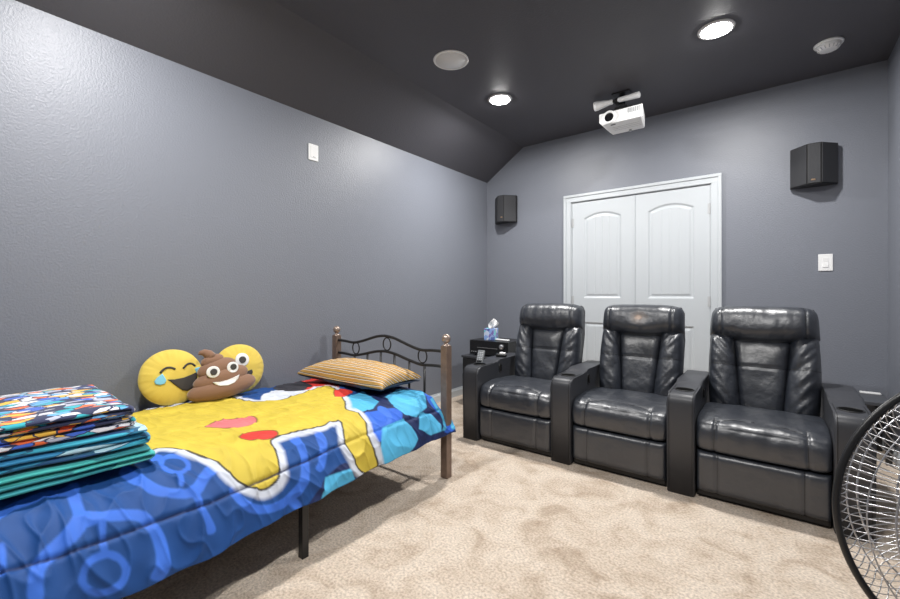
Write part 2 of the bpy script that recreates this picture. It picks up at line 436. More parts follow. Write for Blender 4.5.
def recliner(x, label, arms, seed, worn=False, hw=.274):
    t = thing('theater_recliner', label, 'recliner', (x,2.575,0), 0, 'black leather home theater recliners')
    bm = B(); box(bm,-hw,hw,.055,.76,.0,.10,.004); box(bm,-hw+.01,hw-.01,.030,.06,.018,.042,.003); link('base', bm, t, M_black)
    bm = B(); box(bm,-.25,.25,.06,.74,.095,.30,.02); link('seat_frame', bm, t, M_leather_side)
    S = [seed*7.3, seed*3.1]
    # foot panel
    def foot(s,q): return (s*(hw-.002), .1465+q*.1085)
    def dfoot(s,q,xx,zz):
        return -.008*(groove(xx+.178,.008)+groove(xx-.178,.008)) + .004*nz(xx*6+S[0],zz*5,S[1])+.003*max(0,nz(xx*22+S[1],zz*3,1))*(1 if abs(q)<.9 else 0)
    pad('footrest', M_leather, t, foot, .042, .02, 90, 20, dfoot, Matrix.Translation((0,.045,0)), 20, 9, .5, threads=[-.178/hw,.178/hw])
    # seat cushion, swept in x
    prof = [(.10,.262),(.045,.260),(.014,.268),(.002,.290),(-.002,.335),(.004,.375),(.022,.402),(.058,.420),(.12,.430),(.20,.436),(.30,.432),(.40,.430),(.50,.420),(.545,.40),(.55,.33),(.40,.29)]
    # resample smoothly
    P = [Vector((a,b)) for a,b in prof]; PP = []
    n = len(P)
    for i in range(n):
        p0,p1,p2,p3 = P[i-1],P[i],P[(i+1)%n],P[(i+2)%n]
        for k in range(4):
            u=k/4; PP.append(.5*((2*p1)+(p2-p0)*u+(2*p0-5*p1+4*p2-p3)*u*u+(3*p1-p0-3*p2+p3)*u**3))
    bm = B(); rings=[]; nx=96; cen = Vector((.26,.345))
    ns = len(PP)
    for i in range(nx+1):
        s = math.sin(PI/2*(-1+2*i/nx)); k = .86+.14*max(0,1-abs(s)**12)**.5
        xx = s*hw; ring=[]
        for j,p in enumerate(PP):
            tang = (PP[(j+1)%ns]-PP[j-1]).normalized(); nrm = Vector((-tang.y,tang.x))
            q = cen+(p-cen)*k
            top = 1 if p.y>.30 else 0
            g = 0
            # side seams curve in from the top stitch and out down the front
            sx = .186+.018*max(0,(.40-p.y))*2
            if p.x < .085: g += -.009*(groove(abs(xx)-sx,.008))
            # top stitch: sagging curve joining the side seams
            if abs(xx) <= .19:
                ys = .045+.075*(1-(abs(xx)/.19)**2)*.6
                if p.y>.41: g += -.008*groove(p.x-ys,.011)
            elif p.y>.41: g += 0
            wr = .005*nz(xx*5+S[0],p.x*6+p.y*5,S[1]) + .0055*nz(xx*17+S[1],p.x*9+p.y*9,S[0])*top
            wr += .010*math.exp(-(xx/.2)**2)*(1 if p.y>.4 and p.x<.3 else .3)
            q = q + (q-cen).normalized()*(g+wr)
            ring.append(bm.verts.new((xx,q.x,q.y)))
        rings.append(ring)
    for a,b in zip(rings,rings[1:]):
        for j in range(ns): bm.faces.new((a[j],b[j],b[(j+1)%ns],a[(j+1)%ns]))
    bm.faces.new(rings[0]); bm.faces.new(rings[-1][::-1])
    lines = []
    for sg in (-1,1):
        L_ = []
        for j,p in enumerate(PP):
            if p.x < .075 and p.y > .275:
                sx = sg*(.186+.018*max(0,(.40-p.y))*2); i = min(range(nx+1), key=lambda i: abs(rings[i][j].co.x-sx))
                c_ = rings[i][j].co; L_.append((sx, c_.y-.0005, c_.z+.0005))
        lines.append(L_)
    L_ = []
    for i in range(nx+1):
        xx = rings[i][0].co.x
        if abs(xx) <= .186:
            ys = .045+.075*(1-(abs(xx)/.19)**2)*.6
            c_ = min((v.co for j,v in enumerate(rings[i]) if PP[j].y>.40), key=lambda c: abs(c.y-ys)); L_.append((xx, ys, c_.z+.0008))
    lines.append(L_)
    so = link('seat', bm, t, M_leather, True)
    for L_ in lines:
        bm = B(); tube(bm, L_, .0012, 5); link('stitching', bm, so, M_thread)
    # ---- backrest in its own tilted frame
    tilt = math.radians(13)
    MB_ = Matrix.Translation((0,.475,.398))@Matrix.Rotation(-tilt,4,'X')
    bm = B(); prism(bm,[(-.250,.0),(-.262,.15),(-.268,.42),(-.262,.60),(-.245,.635),(.245,.635),(.262,.60),(.268,.42),(.262,.15),(.250,.0)],.045,.125,'y',.02,3)
    for v in bm.verts: v.co = MB_@v.co
    back = link('backrest', bm, t, M_leather_side)
    def wid(z): return .262+.012*math.sin(max(0,min(1,z/.5))*PI)   # bellies slightly at mid height
    def xc(z): return .118+.022*(z-.20)/.25                         # inner seam, wider towards the top
    # centre panel
    def cmap(s,q):
        z=.215+q*.225; return (s*(xc(z)+.004), z)
    def cd(s,q,x,z):
        cor = max(0,abs(s)-.25)*max(0,.35-q*.5-.1)
        return -.008*groove(z-.265,.007)+.006*nz(x*9+S[0],z*9,S[1])+.016*cor*nz((x*1.2+z*abs(s)/max(.01,s+1e-6)*.7)*34,z*6,S[0])
    pad('lumbar_panel', M_leather, back, cmap, .058,.0,36,54,cd,MB_@Matrix.Translation((0,.055,0)),6,7,.5,tthreads=[.222])
    for sg in (-1,1):
        def bmap(s,q,sg=sg):
            z=.225+q*.245; a=xc(z)-.004; b=wid(z); m=(a+b)/2; h=(b-a)/2
            return (sg*m+s*h, z)
        def bd(s,q,x,z,sg=sg):
            u = (z*1.0+sg*-x*1.25)
            rid = nz(u*26+S[0]*sg,(z+sg*x)*5,S[1]); fade = .55+.45*nz(z*5,S[0],sg)
            return -.006*groove(z-.262,.007)+.020*rid*fade*(1-abs(s)**4)+.004*nz(x*30,z*12,S[0])
        pad('side_bolster', M_leather, back, bmap, .096,.0,26,54,bd,MB_@Matrix.Translation((0,.06,0)),2.6,6,.5,tthreads=[.15])
    def hmap(s,q):
        x = s*(.264+.004*(1-q)-.010*max(0,q)**4); top=.642+.006*math.cos(s*PI*.5)-.024*abs(s)**9
        bot=.452-.040*math.cos(s*PI/2)**.8
        return (x, bot+(top-bot)*(q+1)/2)
    def hd(s,q,x,z):
        d = -.008*(groove(x+.205,.007)+groove(x-.205,.007))+.006*nz(x*6+S[1],z*8,S[0])
        if worn: d -= .010*groove(math.hypot(x-.01,(z-.545)*1.3),.07)
        return d+.004*nz(x*24+S[0],z*7,S[1])
    pad('headrest', M_leather_worn if worn else M_leather, back, hmap, .120,.05,84,28,hd,MB_@Matrix.Translation((0,.060,0)),7,2.8,.5,threads=[-.205/.272,.205/.272])
    for a in arms: arm(t, a)
    return t
# headrest leather of the middle seat: same leather with a rubbed brown patch
M_leather_worn = mat('worn_black_leather', (.018,.022,.031), .40, spec=1.0, coat=.3, bump=[(14,.34,3,.02),(330,.16,2,.001)])
nt = M_leather_worn.node_tree; b = nt.nodes['Principled BSDF']
tc = nt.nodes.new('ShaderNodeTexCoord'); mp = nt.nodes.new('ShaderNodeMapping'); mp.inputs['Location'].default_value = (0,0,-.93)
vm = nt.nodes.new('ShaderNodeVectorMath'); vm.operation='MULTIPLY'; vm.inputs[1].default_value=(1,0,1.3)
ln = nt.nodes.new('ShaderNodeVectorMath'); ln.operation='LENGTH'
ns_ = nt.nodes.new('ShaderNodeTexNoise'); ns_.inputs['Scale'].default_value=30
ad = nt.nodes.new('ShaderNodeMath'); ad.operation='MULTIPLY_ADD'; ad.inputs[1].default_value=.05
rp = nt.nodes.new('ShaderNodeValToRGB'); e=rp.color_ramp.elements
e[0].position=.03; e[0].color=(.30,.20,.14,1); e[1].position=.095; e[1].color=(.018,.022,.031,1); q=e.new(.05); q.color=(.09,.065,.052,1)
nt.links.new(tc.outputs['Object'],mp.inputs['Vector']); nt.links.new(mp.outputs[0],vm.inputs[0]); nt.links.new(vm.outputs[0],ln.inputs[0])
nt.links.new(tc.outputs['Object'],ns_.inputs['Vector']); nt.links.new(ns_.outputs['Fac'],ad.inputs[0]); nt.links.new(ln.outputs['Value'],ad.inputs[2])
nt.links.new(ad.outputs[0],rp.inputs['Fac']); nt.links.new(rp.outputs['Color'],b.inputs['Base Color'])
recliner(-1.450,'black leather theater recliner at the left end of the row, next to the bed',(-.360,.355),1,False,.287)
recliner(-.75,'middle black leather theater recliner with a rubbed brown patch on its headrest',(.345,),2,True)
recliner(-.06,'black leather theater recliner at the right end of the row, behind the fan',(.345,),3)
# ------------------------------------------------------------------ bed
t = thing('bed', 'metal framed bed with brown posts and black arched headboard along left wall', 'bed', (-2.075,1.96,0))
ox, oy = -2.075, 1.96
def post(x, h, lab=None):
    bm = B(); box(bm,x-.024,x+.024,-.024,.024,0,h,.003); 
    p = link('post', bm, t, M_brown)
    bm = B(); Mx = Matrix.Translation((x,0,h))
    lathe(bm, [(0,-.002),(.026,-.002),(.027,.004),(.018,.008),(.011,.013),(.012,.018),(.020,.023),(.0255,.033),(.027,.044),(.024,.056),(.016,.066),(.006,.0705),(0,.071)], 28, Mx)
    link('finial', bm, p, M_knob, True)
post(-1.55-ox,.785); post(-2.60-ox,.785)
xl, xr = -2.576-ox, -1.574-ox
def barcurve(z0, zp):
    pts=[]
    for k in range(41):
        u=k/40; x=xl+(xr-xl)*u; d=abs(x-.0)/.33
        h = 0 if d>1 else (.5+.5*math.cos(PI*d))**1.0
        dip = -.006*math.exp(-((abs(x)-.34)/.06)**2)
        pts.append((x,0,z0+(zp-z0)*h+dip))
    return pts
for z0,zp in ((.750,.812),(.658,.708)):
    bm = B(); tube(bm, barcurve(z0,zp), .0095, 10); link('headboard_bar', bm, t, M_blackmetal, True)
low = barcurve(.658,.708)
for X in (-2.393,-2.254,-2.118,-1.987,-1.853,-1.722):
    zt = min(low,key=lambda p:abs(p[0]-(X-ox)))[2]
    bm = B(); tube(bm,[(X-ox,0,.30),(X-ox,0,zt)],.0075,8); link('spindle', bm, t, M_blackmetal, True)
for X,Z in ((-2.378,.706),(-2.058,.758),(-1.739,.706)):
    bm = B(); tube(bm,[(X-ox+.036*math.cos(a),0,Z+.042*math.sin(a)) for a in [2*PI*k/28 for k in range(28)]],.0045,8,closed=True); link('ring', bm, t, M_blackmetal, True)
bm = B(); tube(bm,[(xl,0,.30),(xr,0,.30)],.011,10); link('headboard_bar', bm, t, M_blackmetal, True)
for x in (-1.575,-2.575):
    bm = B(); box(bm,x-ox-.014,x-ox+.014,-1.96,-.02,.270,.305,.002); link('side_rail', bm, t, M_blackmetal)
for y in (-.96,):
    for x in (-1.548,-2.585):
        bm = B(); box(bm,x-ox-.015,x-ox+.015,y-.015,y+.015,0,.275,.002); link('leg', bm, t, M_blackmetal)
for k in range(9):
    y=-.18-k*.21; bm = B(); box(bm,xl,xr,y-.02,y+.02,.283,.298); link('slat', bm, t, M_blackmetal)
for x in (-1.55,-2.60):
    bm = B(); box(bm,x-ox-.024,x-ox+.024,-1.985,-1.94,0,.40,.003); link('post', bm, t, M_brown)
bm = B(); box(bm,-2.56,-1.685,-.06,1.90,.307,.455,.05,4); o = link('mattress', bm, None, M_mattress, True)  # unseen under the comforter, included to block light through the bed
tag(o, 'mattress on the metal bed beneath the printed comforter', 'mattress')

# ------------------------------------------------------------------ comforter (printed cloth)
PATTERN=[
('band',[(0.782,0.124),(0.762,0.143),(0.752,0.173),(0.758,0.196),(0.76,0.213),(0.717,0.216),(0.725,0.196),(0.723,0.173),(0.733,0.142),(0.754,0.12)]),
('band',[(0.747,0.2),(0.808,0.2),(0.826,0.197),(0.842,0.187),(0.858,0.17),(0.878,0.153),(0.904,0.146),(0.928,0.144),(0.936,0.156),(0.916,0.159),(0.896,0.163),(0.882,0.177),(0.87,0.197),(0.846,0.213),(0.81,0.213),(0.743,0.212)]),
('band',[(0.848,0.205),(0.854,0.229),(0.862,0.253),(0.874,0.27),(0.904,0.276),(0.936,0.276),(0.962,0.273),(0.982,0.266),(1,0.28),(0.98,0.292),(0.942,0.293),(0.9,0.292),(0.858,0.28),(0.84,0.256),(0.832,0.23),(0.816,0.207)]),
('band',[(0.848,0.223),(0.874,0.222),(0.9,0.219),(0.904,0.227),(0.878,0.229),(0.852,0.232)]),
('ringo',[(0.934,0.243),(0.948,0.245),(0.96,0.243),(0.97,0.239),(0.978,0.233),(0.982,0.226),(0.98,0.217),(0.976,0.209),(0.966,0.202),(0.956,0.196),(0.944,0.192),(0.932,0.19),(0.922,0.193),(0.912,0.197),(0.904,0.203),(0.9,0.212),(0.9,0.22),(0.904,0.229),(0.912,0.236),(0.922,0.24)]),
('ringi',[(0.936,0.235),(0.944,0.236),(0.952,0.235),(0.96,0.232),(0.964,0.227),(0.966,0.222),(0.966,0.217),(0.964,0.212),(0.958,0.206),(0.95,0.202),(0.942,0.199),(0.934,0.199),(0.928,0.2),(0.92,0.203),(0.916,0.207),(0.914,0.213),(0.914,0.219),(0.916,0.225),(0.922,0.229),(0.928,0.233)]),
('band',[(0.828,0.124),(0.854,0.126),(0.874,0.123),(0.88,0.129),(0.858,0.132),(0.83,0.132)]),
('band',[(0.721,0.268),(0.774,0.272),(0.814,0.286),(0.84,0.306),(0.862,0.335),(0.864,0.358),(0.842,0.376),(0.824,0.396),(0.798,0.391),(0.816,0.368),(0.838,0.352),(0.842,0.338),(0.818,0.313),(0.788,0.298),(0.747,0.286),(0.689,0.282)]),
('band',[(0.844,0.345),(0.884,0.346),(0.92,0.346),(0.946,0.345),(0.948,0.358),(0.92,0.358),(0.884,0.356),(0.844,0.358)]),
('ringo',[(0.784,0.361),(0.794,0.358),(0.798,0.352),(0.8,0.346),(0.8,0.339),(0.794,0.332),(0.788,0.326),(0.778,0.322),(0.764,0.32),(0.749,0.32),(0.735,0.322),(0.721,0.326),(0.711,0.332),(0.705,0.339),(0.707,0.346),(0.715,0.352),(0.729,0.358),(0.745,0.361),(0.76,0.363),(0.774,0.363)]),
('ringi',[(0.776,0.355),(0.782,0.352),(0.786,0.349),(0.788,0.345),(0.786,0.34),(0.782,0.336),(0.778,0.332),(0.77,0.329),(0.762,0.328),(0.752,0.326),(0.743,0.328),(0.735,0.33),(0.727,0.335),(0.725,0.339),(0.727,0.343),(0.733,0.348),(0.739,0.352),(0.749,0.355),(0.76,0.356),(0.768,0.356)]),
('band',[(0.792,0.338),(0.828,0.332),(0.832,0.339),(0.796,0.345)]),
('band',[(0.731,0.332),(0.685,0.332),(0.675,0.319),(0.715,0.313),(0.719,0.322),(0.745,0.323)]),
('band',[(0.878,0.401),(0.91,0.401),(0.946,0.415),(0.97,0.449),(0.978,0.485),(0.96,0.518),(0.924,0.542),(0.876,0.565),(0.826,0.569),(0.78,0.569),(0.792,0.549),(0.832,0.551),(0.87,0.549),(0.91,0.528),(0.938,0.506),(0.952,0.479),(0.948,0.449),(0.928,0.425),(0.904,0.416),(0.876,0.415)]),
('band',[(0.968,0.489),(1,0.501),(1,0.515),(0.964,0.504)]),
('band',[(0.804,0.604),(0.854,0.599),(0.896,0.578),(0.912,0.562),(0.928,0.569),(0.91,0.589),(0.858,0.617),(0.8,0.621)]),
('navy',[(0.691,0.741),(0.762,0.8),(0.491,0.904),(0.563,1),(0.741,1),(0.922,1),(1,1),(1,0.874),(1,0.71),(1,0.697),(0.962,0.71),(0.896,0.721),(0.792,0.745)]),
('navy',[(0.934,0.611),(0.934,0.627),(0.972,0.649),(1,0.674),(1,0.638),(1,0.538),(1,0.524),(0.948,0.572)]),
('blue',[(0.776,0.783),(0.824,0.858),(0.886,0.825),(0.912,0.757),(0.914,0.728),(0.854,0.74),(0.792,0.745)]),
('band',[(0.78,0.804),(0.842,0.804),(0.866,0.781),(0.86,0.76),(0.878,0.753),(0.886,0.781),(0.842,0.821),(0.764,0.825)]),
('band',[(0.782,0.76),(0.826,0.757),(0.856,0.755),(0.852,0.768),(0.82,0.77),(0.77,0.775)]),
('cyan',[(0.567,0.807),(0.545,0.876),(0.729,0.838),(0.764,0.798),(0.758,0.763),(0.709,0.75),(0.681,0.745)]),
('cyan',[(0.701,0.876),(0.635,0.976),(0.758,1),(0.852,0.954),(0.88,0.896),(0.852,0.861),(0.8,0.851)]),
('cyan',[(0.872,0.774),(0.87,0.847),(0.966,0.848),(1,0.807),(1,0.735),(0.996,0.717),(0.936,0.724)]),
('cyan',[(0.87,0.914),(0.882,0.954),(0.952,0.948),(0.972,0.944),(0.974,0.901),(0.93,0.867)]),
('cyan',[(0.948,0.572),(0.958,0.632),(0.998,0.641),(1,0.554)]),
('blue',[(0.766,1),(0.82,1),(0.922,1),(0.986,0.999),(0.984,0.96),(0.898,0.979),(0.826,0.976)]),
('cyan',[(0.723,1),(0.778,1),(0.87,1),(0.926,0.999),(0.982,0.987),(0.986,1),(0.93,1),(0.872,1),(0.778,1),(0.719,1)]),
('cyan',[(0.818,0.989),(0.902,0.981),(0.974,0.95),(0.978,0.963),(0.902,0.994),(0.814,1)]),
('white',[(0.359,0.632),(0.236,0.68),(0.196,0.76),(0.353,0.758),(0.447,0.73),(0.455,0.692),(0.419,0.648)]),
('grey',[(0.066,0.774),(0.066,0.863),(0.224,0.843),(0.325,0.78),(0.281,0.744),(0.178,0.737)]),
('red',[(0.066,0.828),(0.066,0.918),(0.291,0.888),(0.421,0.857),(0.379,0.804),(0.387,0.744),(0.307,0.787),(0.244,0.834),(0.066,0.863)]),
('yellow',[(0.525,0.27),(0.066,0.368),(0.064,0.403),(0.13,0.514),(0.018,0.608),(0.281,0.611),(0.379,0.654),(0.387,0.722),(0.343,0.838),(0.483,0.82),(0.627,0.774),(0.703,0.74),(0.76,0.748),(0.834,0.738),(0.928,0.71),(0.992,0.711),(1,0.701),(1,0.674),(0.952,0.649),(0.888,0.655),(0.836,0.67),(0.78,0.68),(0.78,0.618),(0.766,0.552),(0.77,0.515),(0.822,0.509),(0.884,0.496),(0.906,0.475),(0.908,0.451),(0.89,0.436),(0.85,0.415),(0.792,0.401),(0.754,0.383),(0.667,0.358),(0.637,0.332),(0.667,0.292)]),
('red',[(0.461,0.817),(0.465,0.851),(0.515,0.858),(0.553,0.808),(0.533,0.788)]),
('red',[(0.707,0.468),(0.679,0.495),(0.701,0.518),(0.735,0.538),(0.76,0.532),(0.76,0.508),(0.745,0.479)]),
('pink',[(0.527,0.446),(0.499,0.476),(0.503,0.519),(0.521,0.549),(0.577,0.548),(0.615,0.524),(0.593,0.494),(0.571,0.464)]),
('seam',[(0.874,0.126),(0.882,0.18),(0.884,0.233),(0.884,0.282),(0.888,0.352),(0.888,0.418),(0.886,0.496),(0.876,0.655)]),
('fold1',[(0.587,0.464),(0.607,0.545),(0.625,0.639),(0.641,0.767)])]

PR = np.array([(-2.645,.43),(-2.625,.475),(-2.56,.497),(-2.3,.507),(-2.0,.508),(-1.78,.498),(-1.66,.472),(-1.585,.425),(-1.535,.35),(-1.505,.27)])
def dense():
    P=np.vstack([2*PR[0]-PR[1],PR,2*PR[-1]-PR[-2]]);o=[]
    for i in range(1,len(P)-2):
        for q in np.linspace(0,1,20,endpoint=False):
            o.append(.5*((2*P[i])+(-P[i-1]+P[i+1])*q+(2*P[i-1]-5*P[i]+4*P[i+1]-P[i+2])*q*q+(-P[i-1]+3*P[i]-3*P[i+1]+P[i+2])*q**3))
    o.append(P[-2]);return np.array(o)
DN=dense();LN=np.r_[0,np.cumsum(np.linalg.norm(np.diff(DN,axis=0),axis=1))];U0=LN[-1]
def sm(a,b,x):
    q=np.clip((x-a)/(b-a),0,1);return q*q*(3-2*q)
def surf(s,v):
    x=np.interp(s*U0,LN,DN[:,0]);z=np.interp(s*U0,LN,DN[:,1])
    y=-.12+v*(2.05+.06*sm(.86,.95,s))
    k=sm(.72,1,s); drop=.06*sm(1.75,.35,y)
    return x+k*.02*sm(1.2,.2,y), y, z-k*drop
SCL = np.array([U0, 2.07])
def seg_dist(P, poly, closed=True):
    poly=np.array(poly)*SCL; n=len(poly); d=np.full(len(P),9.)
    for i in range(n if closed else n-1):
        a=poly[i];b=poly[(i+1)%n];ab=b-a;q=np.clip(((P-a)@ab)/max(1e-12,ab@ab),0,1)
        d=np.minimum(d,np.linalg.norm(P-(a+q[:,None]*ab),axis=1))
    return d
def inside(P, poly):
    poly=np.array(poly)*SCL; c=np.zeros(len(P),bool); n=len(poly); j=n-1
    for i in range(n):
        (xi,yi),(xj,yj)=poly[i],poly[j]
        if yi!=yj:
            c^=((yi>P[:,1])!=(yj>P[:,1]))&(P[:,0]<(xj-xi)*(P[:,1]-yi)/(yj-yi)+xi)
        j=i
    return c
def smooth_poly(p, closed=True):
    p=np.array(p);o=[];n=len(p)
    for i in range(n):
        p0,p1,p2,p3=p[i-1],p[i],p[(i+1)%n],p[(i+2)%n]
        for q in (0,.33,.67): o.append(p1+ (.5*((p2-p0)*q+(2*p0-5*p1+4*p2-p3)*q*q+(3*p1-p0-3*p2+p3)*q**3)))
    return np.array(o)
NS,NV=330,560
S,V=np.meshgrid(np.linspace(0,1,NS),np.linspace(.05,1,NV),indexing='ij')
s=S.ravel();v=V.ravel();x,y,z=surf(s,v)
Q=np.stack([s,v],1)*SCL
COL={'base':(.012,.066,.245),'band':(.045,.155,.62),'navy':(.012,.022,.085),'blue':(.025,.12,.58),'cyan':(.085,.42,.68),'white':(.60,.63,.70),'grey':(.035,.035,.045),'red':(.66,.045,.035),'pink':(.70,.17,.18),'yellow':(.60,.46,.058),'black':(.015,.012,.012)}
col=np.tile(np.array(COL['base']),(len(s),1))
def paint(mask,c,w=None):
    global col
    c=np.array(COL[c]); 
    if w is None: w=mask.astype(float)
    col=col*(1-w[:,None])+c*w[:,None]
hole=None
seams=[];folds=[]
for name,poly in PATTERN:
    if name in('seam','fold1'): (seams if name=='seam' else folds).append(poly); continue
    sp=poly if name in('cyan','navy') else smooth_poly(poly)
    if name=='ringo': ro=sp; continue
    m=inside(Q,sp)
    def soft(mm,pp): 
        dd=seg_dist(Q,pp); return np.clip(.5+np.where(mm,dd,-dd)/.006,0,1)
    if name=='ringi': paint(None,'band',soft(inside(Q,ro),ro)*(1-soft(m,sp))); continue
    if name=='yellow':
        d=seg_dist(Q,sp); h=np.clip((.040-d)/.016,0,1); h[m]=0
        h=h*(s<.999); paint(None,'white',h*.95)
    paint(None,name,soft(m,sp))
    if name in('yellow','red','pink'):
        d=seg_dist(Q,sp); paint(None,'black',np.clip((.0055-d)/.003,0,1)*(.9 if name=='yellow' else .6))
# rumple: broad puffs, creases running down the drape, quilting seams
dn=np.zeros(len(s))
pts=np.stack([s*U0,y],1)
sv=Vector
for i in range(len(s)):
    a,b=pts[i]; dr = max(0,min(1,(s[i]-.68)/.2)); k=(a-1.0)*.7
    n1=noise.noise(sv((a*3,b*2.6,1)))*.011
    n2=noise.noise(sv((a*6+b*5,b*7-a*3,4)))*.0055
    rg=1-abs(noise.noise(sv((a*4.2+b*1.5,b*8.5-a*2.5,9))))*2
    rg2=1-abs(noise.noise(sv((a*9-b*7,b*15,19))))*2
    n3=max(0,rg)**3*.009*(.55+dr*1.0)
    n4=max(0,rg2)**4*.0055
    dn[i]=n1+n2+n3+n4-.004
for p in seams:
    q=np.array(p); q=np.vstack([q[0]-[0,.1],q,q[-1]+(q[-1]-q[-2])*.0,]); d=seg_dist(Q,p,False); dn+= -.008*np.exp(-(d/.007)**2)
    # continue the side seam to the head end
    tail=[p[-1],(p[-1][0]+.005,.99)]; 
    d2=seg_dist(Q,tail,False); dn+= -.007*np.exp(-(d2/.009)**2)*(d>.012)
    paint(None,'navy',np.clip((.005-d)/.003,0,1)*.8)
for p in folds:
    d=seg_dist(Q,p,False); dn+=-.006*np.exp(-(d/.010)**2)
for ss in (.22,.52):
    d=np.abs(s-ss-.01*np.sin(v*9))*U0; dn+=-.006*np.exp(-(d/.010)**2)
mot=np.array([noise.noise(sv((p[0]*9,p[1]*9,31)))*.6+noise.noise(sv((p[0]*24,p[1]*24,37)))*.4 for p in pts])
col=col*(1+.22*mot)[:,None]
# normals of the base profile
tx=np.gradient(np.interp(np.linspace(0,1,NS)*U0,LN,DN[:,0])); tz=np.gradient(np.interp(np.linspace(0,1,NS)*U0,LN,DN[:,1]))
ln_=np.hypot(tx,tz); nx_=np.repeat(-tz/ln_,NV); nz_=np.repeat(tx/ln_,NV)
edge=np.clip((1-s)*U0/.03,0,1)**.5
hem=.008*np.sin(y*13)+.006*np.sin(y*31+1)
kk=np.clip((s-.85)/.15,0,1)
x=x+nx_*dn*np.clip(edge,.2,1)+kk*hem; z=z+nz_*dn
X=np.stack([x,y,z],1).reshape(NS,NV,3)
me=grid_mesh('comforter',X)
ca=me.color_attributes.new('print','FLOAT_COLOR','POINT')
ca.data.foreach_set('color',np.hstack([col,np.ones((len(col),1))]).astype(np.float32).ravel())
M_comf=mat('printed_cotton',(.5,.5,.5),.62,spec=.3,bump=[(240,.12,2,.001)],sheen=0)
nt=M_comf.node_tree; at=nt.nodes.new('ShaderNodeAttribute'); at.attribute_name='print'
nt.links.new(at.outputs['Color'],nt.nodes['Principled BSDF'].inputs['Base Color'])
o=link('comforter',me,None,M_comf,True)
md=o.modifiers.new('thick','SOLIDIFY'); md.thickness=.014; md.offset=-1
tag(o,'blue and yellow printed comforter draped over the bed','comforter')

# ------------------------------------------------------------------ striped pillow
def striped():
    m=bpy.data.materials.new('striped_cotton'); m.use_nodes=True; nt=m.node_tree; b=nt.nodes['Principled BSDF']
    b.inputs['Roughness'].default_value=.85
    tc=nt.nodes.new('ShaderNodeTexCoord'); sp=nt.nodes.new('ShaderNodeSeparateXYZ')
    nz1=nt.nodes.new('ShaderNodeTexNoise'); nz1.inputs['Scale'].default_value=6
    a=nt.nodes.new('ShaderNodeMath'); a.operation='MULTIPLY_ADD'; a.inputs[1].default_value=.010
    yz=nt.nodes.new('ShaderNodeMath'); yz.operation='MULTIPLY_ADD'; yz.inputs[1].default_value=1.3
    nt.links.new(sp.outputs['Z'],yz.inputs[0]); nt.links.new(sp.outputs['Y'],yz.inputs[2])
    f=nt.nodes.new('ShaderNodeMath'); f.operation='MULTIPLY'; f.inputs[1].default_value=1/.062
    g=nt.nodes.new('ShaderNodeMath'); g.operation='FRACT'
    r=nt.nodes.new('ShaderNodeValToRGB'); r.color_ramp.interpolation='CONSTANT'
    gold=(.50,.28,.075,1); wht=(.80,.72,.60,1); dk=(.06,.045,.05,1); tan=(.56,.35,.12,1)
    e=r.color_ramp.elements; e[0].position=0; e[0].color=gold; e[1].position=.28; e[1].color=wht
    for p,c in ((.37,dk),(.45,gold),(.68,wht),(.76,dk),(.84,tan),(.95,gold)): k=e.new(p); k.color=c
    L=nt.links.new
    L(tc.outputs['Object'],nz1.inputs['Vector']); L(tc.outputs['Object'],sp.inputs[0]); L(nz1.outputs['Fac'],a.inputs[0]); L(yz.outputs[0],a.inputs[2])
    L(a.outputs[0],f.inputs[0]); L(f.outputs[0],g.inputs[0]); L(g.outputs[0],r.inputs['Fac']); L(r.outputs['Color'],b.inputs['Base Color'])
    return m
def pillow_mesh(name,hx,hy,T,seed,tb=.3,n=64,pinch=.13):
    bm=B(); g={}
    top=[];bot=[]
    for i in range(n+1):
        a=math.sin(PI/2*(-1+2*i/n)); ta=[];ba=[]
        for j in range(n+1):
            b=math.sin(PI/2*(-1+2*j/n))
            px=hx*a*(1-pinch*(1-abs(b)**2.2)*abs(a)**3+.0); py=hy*b*(1-pinch*(1-abs(a)**2.2)*abs(b)**3)
            k=(max(0,1-a*a)**.5*max(0,1-b*b)**.5)**.62
            w=.005*nz(a*3+seed,b*3,1)+.004*nz(a*9+seed,b*8,4)
            ed=i in(0,n) or j in(0,n)
            v=bm.verts.new((px,py,0 if ed else T*k+w*min(1,k*3))); ta.append(v)
            ba.append(v if ed else bm.verts.new((px,py,-T*tb*k)))
        top.append(ta);bot.append(ba)
    for i in range(n):
        for j in range(n):
            bm.faces.new((top[i][j],top[i+1][j],top[i+1][j+1],top[i][j+1]))
            q=(bot[i][j],bot[i][j+1],bot[i+1][j+1],bot[i+1][j])
            if not all(p is r for p,r in zip(q,(top[i][j],top[i][j+1],top[i+1][j+1],top[i+1][j]))): bm.faces.new(q)
    return bm
t=thing('pillow','striped gold and white bed pillow lying below the headboard','pillow',(-2.135,1.768,.564),math.radians(2))
bm=pillow_mesh('pillow',.400,.170,.100,3,.10)
o=link('pillowcase',bm,t,striped(),True); o.rotation_euler=(math.radians(2),0,0)
bm=pillow_mesh('under',.396,.165,.036,5,.0); bmesh.ops.scale(bm,vec=(1,1,-1),verts=bm.verts[:]); bmesh.ops.translate(bm,vec=(0,0,-.0085),verts=bm.verts[:]); o=link('pillow_underside',bm,t,M_darkfab,True)

